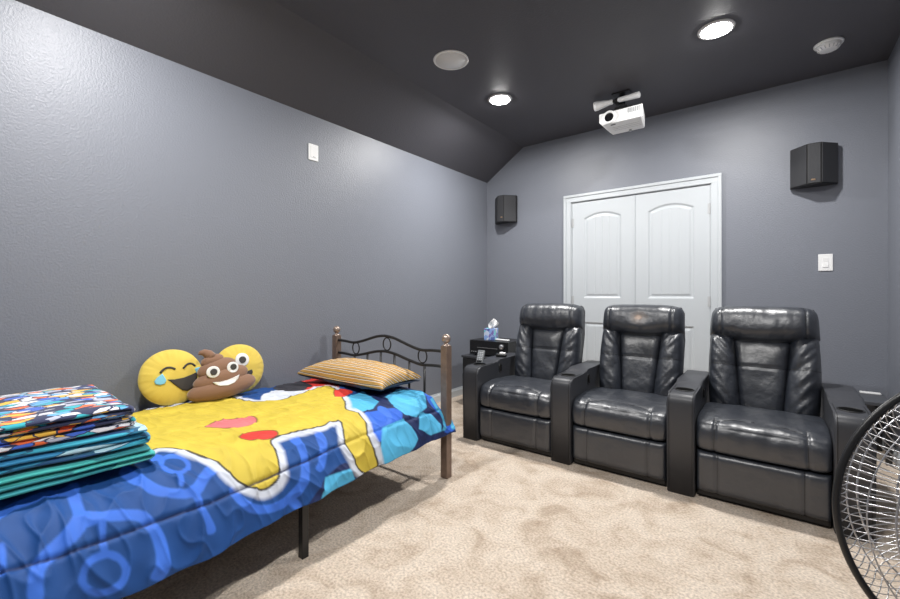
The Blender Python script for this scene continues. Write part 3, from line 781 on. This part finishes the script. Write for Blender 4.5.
# ------------------------------------------------------------------ emoji cushions
M_yel=mat('yellow_plush',(.74,.55,.09),.85,sheen=.3,bump=[(120,.15,2,.002)])
M_brn=mat('brown_plush',(.25,.135,.083),.9,sheen=.3,bump=[(160,.2,2,.002)])
M_face=mat('dark_felt',(.055,.05,.048),.85)
M_tear=mat('pale_blue_felt',(.22,.58,.78),.8)
M_felt=mat('white_felt',(.82,.82,.82),.8)
R_,T_=.152,.046
def bulge(r,R=R_,T=T_): return T*max(0,1-(r/R)**2.4)**.55
def round_cushion(t,seed):
    bm=B(); n=72; rings=[[],[]]
    cf=bm.verts.new((bulge(0),0,0)); cb=bm.verts.new((-bulge(0)*.8,0,0))
    rr=[math.sin(PI/2*k/16)*R_ for k in range(1,17)]
    for sd,sg in ((0,1),(1,-.8)):
        for r in rr:
            ring=[]
            for k in range(n):
                a=2*PI*k/n
                if sd==1 and r==rr[-1]: ring=rings[0][-1]; break
                rk=r*(1+.012*nz(math.cos(a)*2+seed,math.sin(a)*2,1)*(r/R_))
                puck=.0035*math.sin(a*26+seed)*max(0,(r/R_-.55))/.45*(1 if r<R_*.99 else 0)
                ring.append(bm.verts.new((sg*bulge(r)+(puck+.004*nz(math.cos(a)*r*20,math.sin(a)*r*20,seed))*sg*(r<R_*.99),rk*math.cos(a),rk*math.sin(a))))
            rings[sd].append(ring)
        c=(cf,cb)[sd]
        for k in range(n): bm.faces.new((c,rings[sd][0][k],rings[sd][0][(k+1)%n]))
        for A_,B_ in zip(rings[sd],rings[sd][1:]):
            for k in range(n): bm.faces.new((A_[k],B_[k],B_[(k+1)%n],A_[(k+1)%n]))
    return link('cushion_body',bm,t,M_yel,True)
def decal(name,t,poly,m,lift=.004,fn=None,dens=6):
    """felt patch following the bulge; poly is star shaped about its centroid, (a,b) in the cushion plane"""
    fn=fn or (lambda a,b:bulge(math.hypot(a,b)))
    P=[Vector(p) for p in poly]; c=sum(P,Vector((0,0)))/len(P)
    D=[]
    for i,p in enumerate(P):
        q=P[(i+1)%len(P)]; k=max(1,int((q-p).length/.006))
        for j in range(k): D.append(p+(q-p)*j/k)
    bm=B(); rings=[]
    for r in range(1,dens+1):
        rings.append([bm.verts.new((fn(*(c+(p-c)*r/dens))+lift,*(c+(p-c)*r/dens))) for p in D])
    rings.append([bm.verts.new((fn(*p)-.004,*p)) for p in D])
    cv=bm.verts.new((fn(*c)+lift,*c)); n=len(D)
    for k in range(n): bm.faces.new((cv,rings[0][k],rings[0][(k+1)%n]))
    for A_,B_ in zip(rings,rings[1:]):
        for k in range(n): bm.faces.new((A_[k],B_[k],B_[(k+1)%n],A_[(k+1)%n]))
    return link(name,bm,t,m,True)
def circ(a,b,r,ry=None,n=24,rot=0): 
    ry=ry or r; return [(a+r*math.cos(2*PI*k/n)*math.cos(rot)-ry*math.sin(2*PI*k/n)*math.sin(rot),b+r*math.cos(2*PI*k/n)*math.sin(rot)+ry*math.sin(2*PI*k/n)*math.cos(rot)) for k in range(n)]
def arc_tube(name,t,pts,r,m,fn=None):
    fn=fn or (lambda a,b:bulge(math.hypot(a,b)))
    P=[Vector(p) for p in pts]; o=[]
    for i in range(13):
        u=i/12; q=P[0]*(1-u)**2+P[1]*2*u*(1-u)+P[2]*u*u; o.append((fn(q.x,q.y)+.001,q.x,q.y))
    bm=B(); tube(bm,o,r,8); return link(name,bm,t,m,True)
def cushion_thing(name,label,loc,lean,roll,yaw=0):
    t=thing(name,label,'cushion',loc,0); t.rotation_mode='XYZ'
    t.rotation_euler=(roll,-lean,yaw); return t
# laughing face with tears
t=cushion_thing('emoji_cushion','round yellow cushion with a laughing face and blue tears, nearest the folded blankets',(-2.605,.872,.640),math.radians(14),0,math.radians(-6))
round_cushion(t,1)
arc_tube('eyebrow_line',t,[(-.060,.025),(-.030,.068),(.008,.036)],.0055,M_face)
arc_tube('eyebrow_line',t,[(.047,.036),(.078,.080),(.108,.044)],.0055,M_face)
decal('mouth',t,[(-.030,-.014),(.0,-.018),(.045,-.014),(.085,-.002),(.112,.008),(.112,-.02),(.105,-.05),(.085,-.078),(.060,-.088),(.035,-.080),(.010,-.055),(-.012,-.032)],M_face)
decal('tear',t,[(-.052,.020),(-.044,.004),(-.036,-.018),(-.044,-.034),(-.064,-.038),(-.083,-.030),(-.088,-.014),(-.075,.003)],M_tear,.006)
decal('tear',t,[(.104,.030),(.128,.036),(.142,.026),(.136,.004),(.124,-.010),(.114,-.002)],M_tear,.006)
# winking face behind
t=cushion_thing('emoji_cushion','round yellow cushion with one wide open eye, half hidden behind the brown one',(-2.625,1.245,.630),math.radians(8),0,math.radians(-4))
round_cushion(t,2)
decal('eye_white',t,circ(.005,.055,.041),M_felt,.004)
decal('pupil',t,circ(.005,.055,.020),M_face,.010)
arc_tube('eyebrow_line',t,[(-.105,.045),(-.080,.085),(-.050,.047)],.0055,M_face)
decal('mouth',t,[(-.07,-.03),(-.02,-.022),(.03,-.018),(.060,-.012),(.064,-.030),(.050,-.052),(.01,-.065),(-.04,-.06)],M_face)
# swirl cushion
t=cushion_thing('emoji_cushion','brown swirl shaped cushion with a smiling face, between the two yellow ones',(-2.475,1.085,.520),math.radians(8),math.radians(4),math.radians(-6))
TI=[((0,.004,.044),(.070,.180,.062),.06),((0,.002,.100),(.062,.146,.058),.14),((-.002,-.014,.158),(.050,.102,.050),.18),((-.004,-.032,.203),(.034,.060,.034),.20)]
bm=B()
for (c,r,tl) in TI:
    g=bmesh.ops.create_uvsphere(bm,u_segments=40,v_segments=24,radius=1)
    for vv in g['verts']:
        p=vv.co.copy(); p=Vector((math.copysign(abs(p.x)**.9,p.x),p.y,math.copysign(abs(p.z)**.9,p.z)))
        q=Vector((p.x*r[0],p.y*r[1],p.z*r[2])); q=Matrix.Rotation(tl,3,'X')@q
        q+=Vector(c); q.x+=.003*nz(q.y*14,q.z*14,3); vv.co=q
tube(bm,[(-.004,-.035,.220),(-.004,-.050,.243),(-.004,-.070,.256),(-.002,-.088,.256),(0,-.098,.250)],[.030,.026,.019,.012,.004],14)
body=link('cushion_body',bm,t,M_brn,True)
def surfB(a,b):
    best=-1
    for (c,r,tl) in TI:
        q=Matrix.Rotation(-tl,3,'X')@Vector((0,a-c[1],b-c[2])); k=1-abs(q.y/r[1])**2-abs(q.z/r[2])**2
        if k>0: best=max(best,c[0]+r[0]*k**.45)
    return max(best,.01)
def flat(x0): return lambda a,b:x0
decal('eye_white',t,circ(-.052,.142,.034,.032),M_felt,.002,lambda a,b:max(surfB(a,b),.054))
decal('pupil',t,circ(-.050,.142,.0175),M_face,.007,lambda a,b:max(surfB(a,b),.054))
decal('eye_white',t,circ(.052,.148,.030,.031),M_felt,.002,lambda a,b:max(surfB(a,b),.050))
decal('pupil',t,circ(.055,.150,.0165),M_face,.007,lambda a,b:max(surfB(a,b),.050))
decal('mouth',t,[(-.062,.088),(-.03,.082),(.01,.083),(.045,.090),(.078,.100),(.070,.080),(.045,.062),(.01,.054),(-.03,.060),(-.052,.073)],M_felt,.003,lambda a,b:max(surfB(a,b),.060))

# ------------------------------------------------------------------ folded blankets
def blanket_mat(name, cols, scale, base, stretch=(1,.22,3.0), thin=.5):
    m=bpy.data.materials.new(name); m.use_nodes=True; nt=m.node_tree; b=nt.nodes['Principled BSDF']
    b.inputs['Roughness'].default_value=.8; b.inputs['Sheen Weight'].default_value=.25
    tc=nt.nodes.new('ShaderNodeTexCoord'); mp=nt.nodes.new('ShaderNodeMapping'); mp.inputs['Scale'].default_value=stretch
    nn=nt.nodes.new('ShaderNodeTexNoise'); nn.inputs['Scale'].default_value=7; nn.inputs['Detail'].default_value=2
    mixv=nt.nodes.new('ShaderNodeMixRGB'); mixv.blend_type='ADD'; mixv.inputs[0].default_value=.10
    vo=nt.nodes.new('ShaderNodeTexVoronoi'); vo.inputs['Scale'].default_value=scale; vo.inputs['Randomness'].default_value=1
    sx=nt.nodes.new('ShaderNodeSeparateColor'); r=nt.nodes.new('ShaderNodeValToRGB'); r.color_ramp.interpolation='CONSTANT'
    e=r.color_ramp.elements; e[0].position=0; e[0].color=(*cols[0],1); e[1].position=1/len(cols); e[1].color=(*cols[1],1)
    for i,c in enumerate(cols[2:],2): k=e.new(i/len(cols)); k.color=(*c,1)
    L=nt.links.new
    L(tc.outputs['Object'],mp.inputs[0]); L(mp.outputs[0],nn.inputs['Vector']); L(mp.outputs[0],mixv.inputs[1]); L(nn.outputs['Color'],mixv.inputs[2])
    L(mixv.outputs[0],vo.inputs['Vector']); L(vo.outputs['Color'],sx.inputs[0]); L(sx.outputs[0],r.inputs['Fac'])
    # outline between motifs in the ground colour
    v2=nt.nodes.new('ShaderNodeTexVoronoi'); v2.feature='DISTANCE_TO_EDGE'; v2.inputs['Scale'].default_value=scale
    L(mixv.outputs[0],v2.inputs['Vector']); st=nt.nodes.new('ShaderNodeMath'); st.operation='LESS_THAN'; st.inputs[1].default_value=.055*thin*2
    L(v2.outputs['Distance'],st.inputs[0]); mx=nt.nodes.new('ShaderNodeMixRGB'); mx.inputs[2].default_value=(*base,1)
    L(st.outputs[0],mx.inputs[0]); L(r.outputs['Color'],mx.inputs[1]); L(mx.outputs[0],b.inputs['Base Color'])
    return m
navy=(.02,.028,.085); wh=(.78,.78,.82); org=(.84,.15,.035); yl=(.86,.50,.06); bl=(.05,.14,.62); tl=(.03,.42,.50); lb=(.14,.42,.75); gry=(.45,.47,.58)
M_b1=blanket_mat('multicolour_fleece',[navy,wh,org,gry,navy,bl,yl,wh,tl,navy,lb,wh],11,navy,(3.4,1.9,6.0),.45)
M_b2=blanket_mat('blue_fleece',[(.02,.17,.36),(.03,.30,.50),(.015,.09,.26),(.04,.42,.58),(.45,.70,.80),(.02,.22,.44)],9,(.015,.10,.20),(1.6,.7,5),.3)
M_b3=blanket_mat('green_fleece',[(.03,.38,.36),(.10,.58,.50),(.02,.26,.30),(.30,.68,.55),(.70,.50,.08),(.05,.45,.42)],8,(.02,.22,.24),(1.2,.5,6),.3)
def blanket(label, m, x0,x1,y0,y1, z0, layers, tk, seed, topdome=0):
    """one long cloth folded to and fro: serpentine profile in (y,z) swept along x"""
    ctr=[]; n=14
    pitch=tk
    for L in range(layers):
        zc=z0+tk*(L+.5)
        yy1=y1-.020*abs(nz(L*3.1+seed,1,2))-.012*(L%2); 
        pts=[(y0+(yy1-y0)*k/n,zc) for k in range(n+1)]
        if L%2: pts=pts[::-1]
        if L:
            side = 1 if L%2 else -1
            ye = ctr[-1][0]; 
            for a in (-60,-30,0,30,60):
                ctr.append(((ye+pts[0][0])/2+side*tk*.62*math.cos(math.radians(a)), zc-tk/2+tk*.5*math.sin(math.radians(a))))
        ctr+=pts
    N=len(ctr); nx=34; th=tk*.47
    def W(x,y,z,i):
        f=(z-z0)/(tk*layers)
        zz=(z-.514)/.2
        sag=.014*nz(x*4,y*5,zz*1.2)*zz+.006*nz(x*9,y*12,zz*1.5+5)*min(1,.3+zz)
        lift=topdome*f*math.exp(-((y-(y0+y1)/2)/.25)**2)
        jx=.012*nz(seed*3,z*38,y*3)*1.4
        return sag+lift, jx
    bm=B(); prev=None
    for i in range(nx+1):
        u=i/nx; ring=[]
        for side in (1,-1):
            rng=range(N) if side==1 else range(N-1,-1,-1)
            for k in rng:
                a=ctr[max(0,k-1)]; b=ctr[min(N-1,k+1)]; d=Vector((b[0]-a[0],b[1]-a[1])).normalized(); nn=Vector((-d.y,d.x))*side
                x=x0+(x1-x0)*u
                edge=min(u,1-u)*(x1-x0); t2=th*min(1,.35+.65*math.sqrt(min(1,edge/.014)))
                y=ctr[k][0]+nn.x*t2; z=ctr[k][1]+nn.y*t2
                s,j=W(x,y,z,i)
                ring.append(bm.verts.new((x+j*(u>.5)*min(1,(u-.5)*4),y+.006*nz(x*8,z*30,seed),z+s)))
        if prev:
            M_=len(ring)
            for k in range(M_): bm.faces.new((prev[k],ring[k],ring[(k+1)%M_],prev[(k+1)%M_]))
        else: first=ring
        prev=ring
    for R2 in (first,prev):
        for k in range(N-1):
            f=(R2[k],R2[k+1],R2[2*N-2-k],R2[2*N-1-k]); 
            if len(set(f))==4: bm.faces.new(f)
    o=link('folded_blanket',bm,None,m,True); tag(o,label,'blanket','folded blankets on the bed'); del o['group']
    return o
blanket('green and teal folded blanket at the bottom of the pile on the bed',M_b3,-2.30,-1.700,-.10,.510,.518,3,.0180,1)
blanket('deep blue folded blanket in the middle of the pile on the bed',M_b2,-2.29,-1.712,-.10,.500,.577,3,.0205,2)
blanket('multicoloured patterned folded blanket on top of the pile on the bed',M_b1,-2.28,-1.725,-.10,.462,.643,4,.0180,3,.006)

# ------------------------------------------------------------------ corner by the left wall: cabinet, receiver, tissues
t=thing('low_cabinet','low black cabinet in the left corner behind the end recliner','cabinet',(-2.16,3.58,0))
bm=B(); box(bm,-.27,.24,-.24,.24,.03,.47,.004); link('body',bm,t,M_black)
bm=B(); box(bm,-.28,.25,-.255,.25,.47,.492,.004); link('top_panel',bm,t,M_leather_side)
bm=B(); box(bm,-.262,-.018,-.256,-.241,.05,.462,.003); d_=link('door',bm,t,M_black); bm=B(); box(bm,-.045,-.035,-.272,-.257,.22,.30,.003); link('handle',bm,d_,M_plastic_grey)
bm=B(); box(bm,-.012,.232,-.256,-.241,.05,.462,.003); d_=link('door',bm,t,M_black); bm=B(); box(bm,.005,.015,-.272,-.257,.22,.30,.003); link('handle',bm,d_,M_plastic_grey)
bm=B(); box(bm,-.25,.22,-.22,.22,0,.03); link('plinth',bm,t,M_black)
t=thing('receiver','black stereo receiver with a silver slot and knob, under the tissue box','receiver',(-2.17,3.56,.493))
bm=B(); box(bm,-.215,.215,-.16,.17,.012,.150,.004); link('case',bm,t,M_black)
bm=B(); box(bm,-.215,.215,-.168,-.159,.012,.150,.003); link('front_panel',bm,t,M_blackgloss)
bm=B(); box(bm,-.125,.105,-.173,-.167,.078,.084,.001); link('display_strip',bm,t,mat('dull_strip',(.12,.12,.125),.4))
bm=B(); lathe(bm,[(0,.022),(.020,.022),(.023,.018),(.023,0),(0,0)],28,Matrix.Translation((.155,-.168,.105))@Matrix.Rotation(PI/2,4,'X')); link('volume_knob',bm,t,M_chrome,True)
bm=B(); lathe(bm,[(0,.016),(.010,.016),(.012,0),(0,0)],20,Matrix.Translation((.155,-.168,.055))@Matrix.Rotation(PI/2,4,'X')); link('input_knob',bm,t,M_chrome,True)
for k in range(3):
    bm=B(); box(bm,-.195+k*.024,-.183+k*.024,-.171,-.167,.035,.041,.001); link('button',bm,t,M_plastic_grey)
for sx in (-.17,.17):
    for sy in (-.12,.13):
        bm=B(); lathe(bm,[(.016,0),(.016,.013),(0,.013),(0,0)],16,Matrix.Translation((sx,sy,0))); link('foot',bm,t,M_black)
# tissue box
def tissue_print():
    return blanket_mat('floral_card',[(.10,.16,.45),(.25,.40,.75),(.55,.62,.80),(.15,.55,.60),(.75,.78,.85),(.20,.15,.45),(.07,.12,.38)],22,(.30,.42,.72),(1,1,1),.3)
t=thing('tissue_box','square blue patterned tissue box on the black receiver','tissue box',(-2.215,3.52,.644),math.radians(12))
bm=B(); box(bm,-.055,.055,-.055,.055,0,.112,.002); link('carton',bm,t,tissue_print())
bm=B(); lathe(bm,[(0,.1135),(.028,.1135),(.028,.112),(0,.112)],24); link('opening',bm,t,M_blackgloss)
bm=B(); rows=[]
nr,nc=14,18
for j in range(nr):
    u=j/(nr-1); row=[]
    for i in range(nc):
        w_=i/(nc-1)-.5
        row.append(bm.verts.new((.020*u+w_*(.030+.105*u*(1-.55*max(0,u-.55)/.45))+.018*u*u, .012*math.sin(w_*14)*(1-.35*u)+.006*math.sin(u*7+w_*6), .105+.105*u-.05*abs(w_+.12)*u*1.4)))
    rows.append(row)
for a,b in zip(rows,rows[1:]):
    for i in range(nc-1): bm.faces.new((a[i],a[i+1],b[i+1],b[i]))
o=link('tissue',bm,t,mat('tissue_paper',(.85,.85,.86),.9),True); o.modifiers.new('thick','SOLIDIFY').thickness=.0012
# slim white remote on the receiver
t=thing('white_remote','slim white remote lying on the receiver right of the tissue box','remote',(-2.075,3.50,.644),math.radians(-8))
bm=B(); box(bm,-.075,.075,-.020,.020,0,.014,.005,3); link('shell',bm,t,M_plastic,True)
bm=B(); box(bm,.03,.06,-.010,.010,.0135,.0155,.0008,1); link('buttons',bm,t,M_plastic_grey)
# remote standing in the cup holder of the left arm
def remote(name,label,loc,rot,m,btn,h=.15,w=.05):
    t=thing(name,label,'remote',loc); t.rotation_euler=rot
    bm=B(); box(bm,-w/2,w/2,-.010,.010,0,h,.006,3); link('shell',bm,t,m,True)
    for r in range(5):
        for c in (-1,0,1):
            bm=B(); zc=h*.28+r*h*.13; box(bm,c*w*.27-w*.09,c*w*.27+w*.09,-.0125,-.009,zc-h*.03,zc+h*.03,.001,1); link('button',bm,t,btn)
    bm=B(); box(bm,-w*.36,w*.36,-.0115,-.0095,h*.06,h*.18,.001,1); link('display',bm,t,M_blackgloss)
    return t
remote('remote_control','grey remote control with pale buttons standing in the left arm cup holder',(-1.81,2.705,.556),(math.radians(-24),0,math.radians(8)),mat('remote_grey',(.16,.17,.18),.4),mat('pale_button',(.55,.57,.6),.5),.105,.058)
t=thing('game_controller','small black and white handset lying on the rear of the left arm','controller',(-1.80,3.02,.5715),math.radians(20))
bm=B(); box(bm,-.045,.045,-.03,.03,0,.026,.010,3); link('shell',bm,t,M_black,True)
bm=B(); box(bm,-.015,.035,-.016,.016,.025,.036,.006,3); link('touch_pad',bm,t,M_plastic,True)

# right corner: low table with a white strip on it
t=thing('corner_table','low dark side table in the right back corner behind the end recliner','side table',(.455,3.98,0))
bm=B(); box(bm,-.14,.145,-.17,.19,.372,.397,.004); link('table_top',bm,t,M_wall if False else mat('dark_laminate',(.075,.080,.092),.5))
for sx in (-.12,.125):
    for sy in (-.15,.17):
        bm=B(); box(bm,sx-.015,sx+.015,sy-.015,sy+.015,0,.373,.002); link('leg',bm,t,M_black)
t=thing('white_tray','thin white card lying flat on the corner table at the back wall','card',(.535,4.115,.3975))
bm=B(); box(bm,-.055,.05,-.022,.022,0,.010,.002,1); del t['label'],t['category']
bpy.data.objects.remove(t)
tag(link('paper_card',bm,None,M_plastic),'thin white card lying flat on the low table in the right corner','card').location=(.535,4.115,.3975)

# ------------------------------------------------------------------ fan
FC=Vector((.319,1.003,.749)); fa,ft=-1.3,.017
fn_=Vector((math.cos(fa)*math.cos(ft),math.sin(fa)*math.cos(ft),math.sin(ft)))
fu=fn_.cross(Vector((0,0,1))).normalized(); fv=fu.cross(fn_)*1
t=thing('pedestal_fan','large round black fan with silver wire cage at the right edge','fan',(FC.x,FC.y,0))
FM=Matrix(((fu.x,fv.x,fn_.x,0),(fu.y,fv.y,fn_.y,0),(fu.z,fv.z,fn_.z,FC.z),(0,0,0,1)))   # local: x,y in the disc plane, z towards the front
def fx(bm):
    for v_ in bm.verts: v_.co=FM@v_.co
    return bm
FR=.247
bm=B(); tube(bm,[(FR*math.cos(a),FR*math.sin(a),0) for a in [2*PI*k/96 for k in range(96)]],.0055,10,closed=True); link('rim_band',fx(bm),t,M_black,True)
def grille(name,prof,nw,twist,rings,m):
    bm=B()
    for k in range(nw):
        a0=2*PI*k/nw; pts=[]
        for r,zz in prof:
            a=a0+twist*(1-r/FR); pts.append((r*math.cos(a),r*math.sin(a),zz))
        tube(bm,pts,.0009,4,caps=False)
    for r,zz,th in rings: tube(bm,[(r*math.cos(a),r*math.sin(a),zz) for a in [2*PI*k/80 for k in range(80)]],th,6,closed=True)
    return link(name,fx(bm),t,m,True)
fp=[(.243,.0),(.234,.018),(.220,.037),(.202,.053),(.178,.067),(.15,.083),(.10,.089),(.052,.092)]
rp_=[(.246,-.0),(.228,-.025),(.214,-.050),(.196,-.068),(.17,-.082),(.15,-.088),(.10,-.090),(.06,-.090)]
grille('front_grille',fp,120,.35,[(.222,.034,.0012),(.198,.056,.0014),(.13,.0865,.0014),(.052,.092,.003)],M_chrome)
grille('rear_grille',rp_,100,-.30,[(.212,-.055,.0013),(.190,-.075,.0016),(.13,-.089,.0018),(.06,-.09,.003)],M_chrome)
bm=B(); lathe(bm,[(0,.100),(.035,.099),(.050,.094),(.052,.088),(0,.088)],40); link('centre_cap',fx(bm),t,M_black,True)
bm=B(); lathe(bm,[(0,-.17),(.050,-.168),(.066,-.155),(.070,-.13),(.070,-.09),(0,-.09)],40); link('motor_housing',fx(bm),t,M_black,True)
bm=B(); lathe(bm,[(0,.045),(.030,.043),(.038,.030),(.040,-.03),(.010,-.03),(.010,-.09),(0,-.09)],32); link('hub',fx(bm),t,M_black,True)
for b_ in range(3):
    bm=B(); top=[]
    for i in range(14):
        u=i/13; row=[]
        for j in range(12):
            w_=j/11-.5; r=.036+u*.150; wid=.5+.55*math.sin(PI*min(1,u*.62+.2)); a=2*PI*b_/3+PI/3-.15+w_*wid+u*.28
            rr_=r*(1-.10*(abs(w_)*2)**2.5*u); row.append(bm.verts.new((rr_*math.cos(a),rr_*math.sin(a),-.002+w_*.065*(1-.25*u)+.008*(.25-w_*w_)*4)))
        top.append(row)
    for a,b in zip(top,top[1:]):
        for j in range(11): bm.faces.new((a[j],a[j+1],b[j+1],b[j]))
    o=link('blade',fx(bm),t,M_chrome,True); o.modifiers.new('thick','SOLIDIFY').thickness=.0015
# stand: yoke, pole and round base beneath the head
back_=FM@Vector((0,0,-.13))
bm=B(); tube(bm,[(back_.x,back_.y,back_.z-.02),(back_.x,back_.y,.03)],.016,16); link('pole',bm,t,M_black,True)
bm=B(); tube(bm,[(back_.x,back_.y,back_.z-.10),(back_.x,back_.y,back_.z-.30)],.022,16); link('height_collar',bm,t,M_black,True)
bm=B(); lathe(bm,[(.20,0),(.205,.008),(.19,.018),(.05,.034),(.03,.045),(0,.045),(0,0)],48,Matrix.Translation((back_.x,back_.y,0))); link('base',bm,t,M_black,True)

# ------------------------------------------------------------------ camera
cam=bpy.data.cameras.new('camera'); co=bpy.data.objects.new('camera',cam); C.objects.link(co)
F_PX=417.5; cam.sensor_fit='HORIZONTAL'; cam.sensor_width=36; cam.lens=36*F_PX/900
yaw=math.atan(324/417.5)
co.location=(0,0,1.095); co.rotation_euler=(PI/2,0,yaw)
cam.shift_y=-(299.5-294.0)/900; cam.clip_start=.05
bpy.context.scene.camera=co
w=bpy.data.worlds.new('world'); bpy.context.scene.world=w; w.use_nodes=True
w.node_tree.nodes['Background'].inputs[0].default_value=(.05,.05,.055,1)
vs=bpy.context.scene.view_settings; vs.view_transform='Standard'; vs.look='None'; vs.gamma=1; vs.use_curve_mapping=False; vs.exposure=0.08
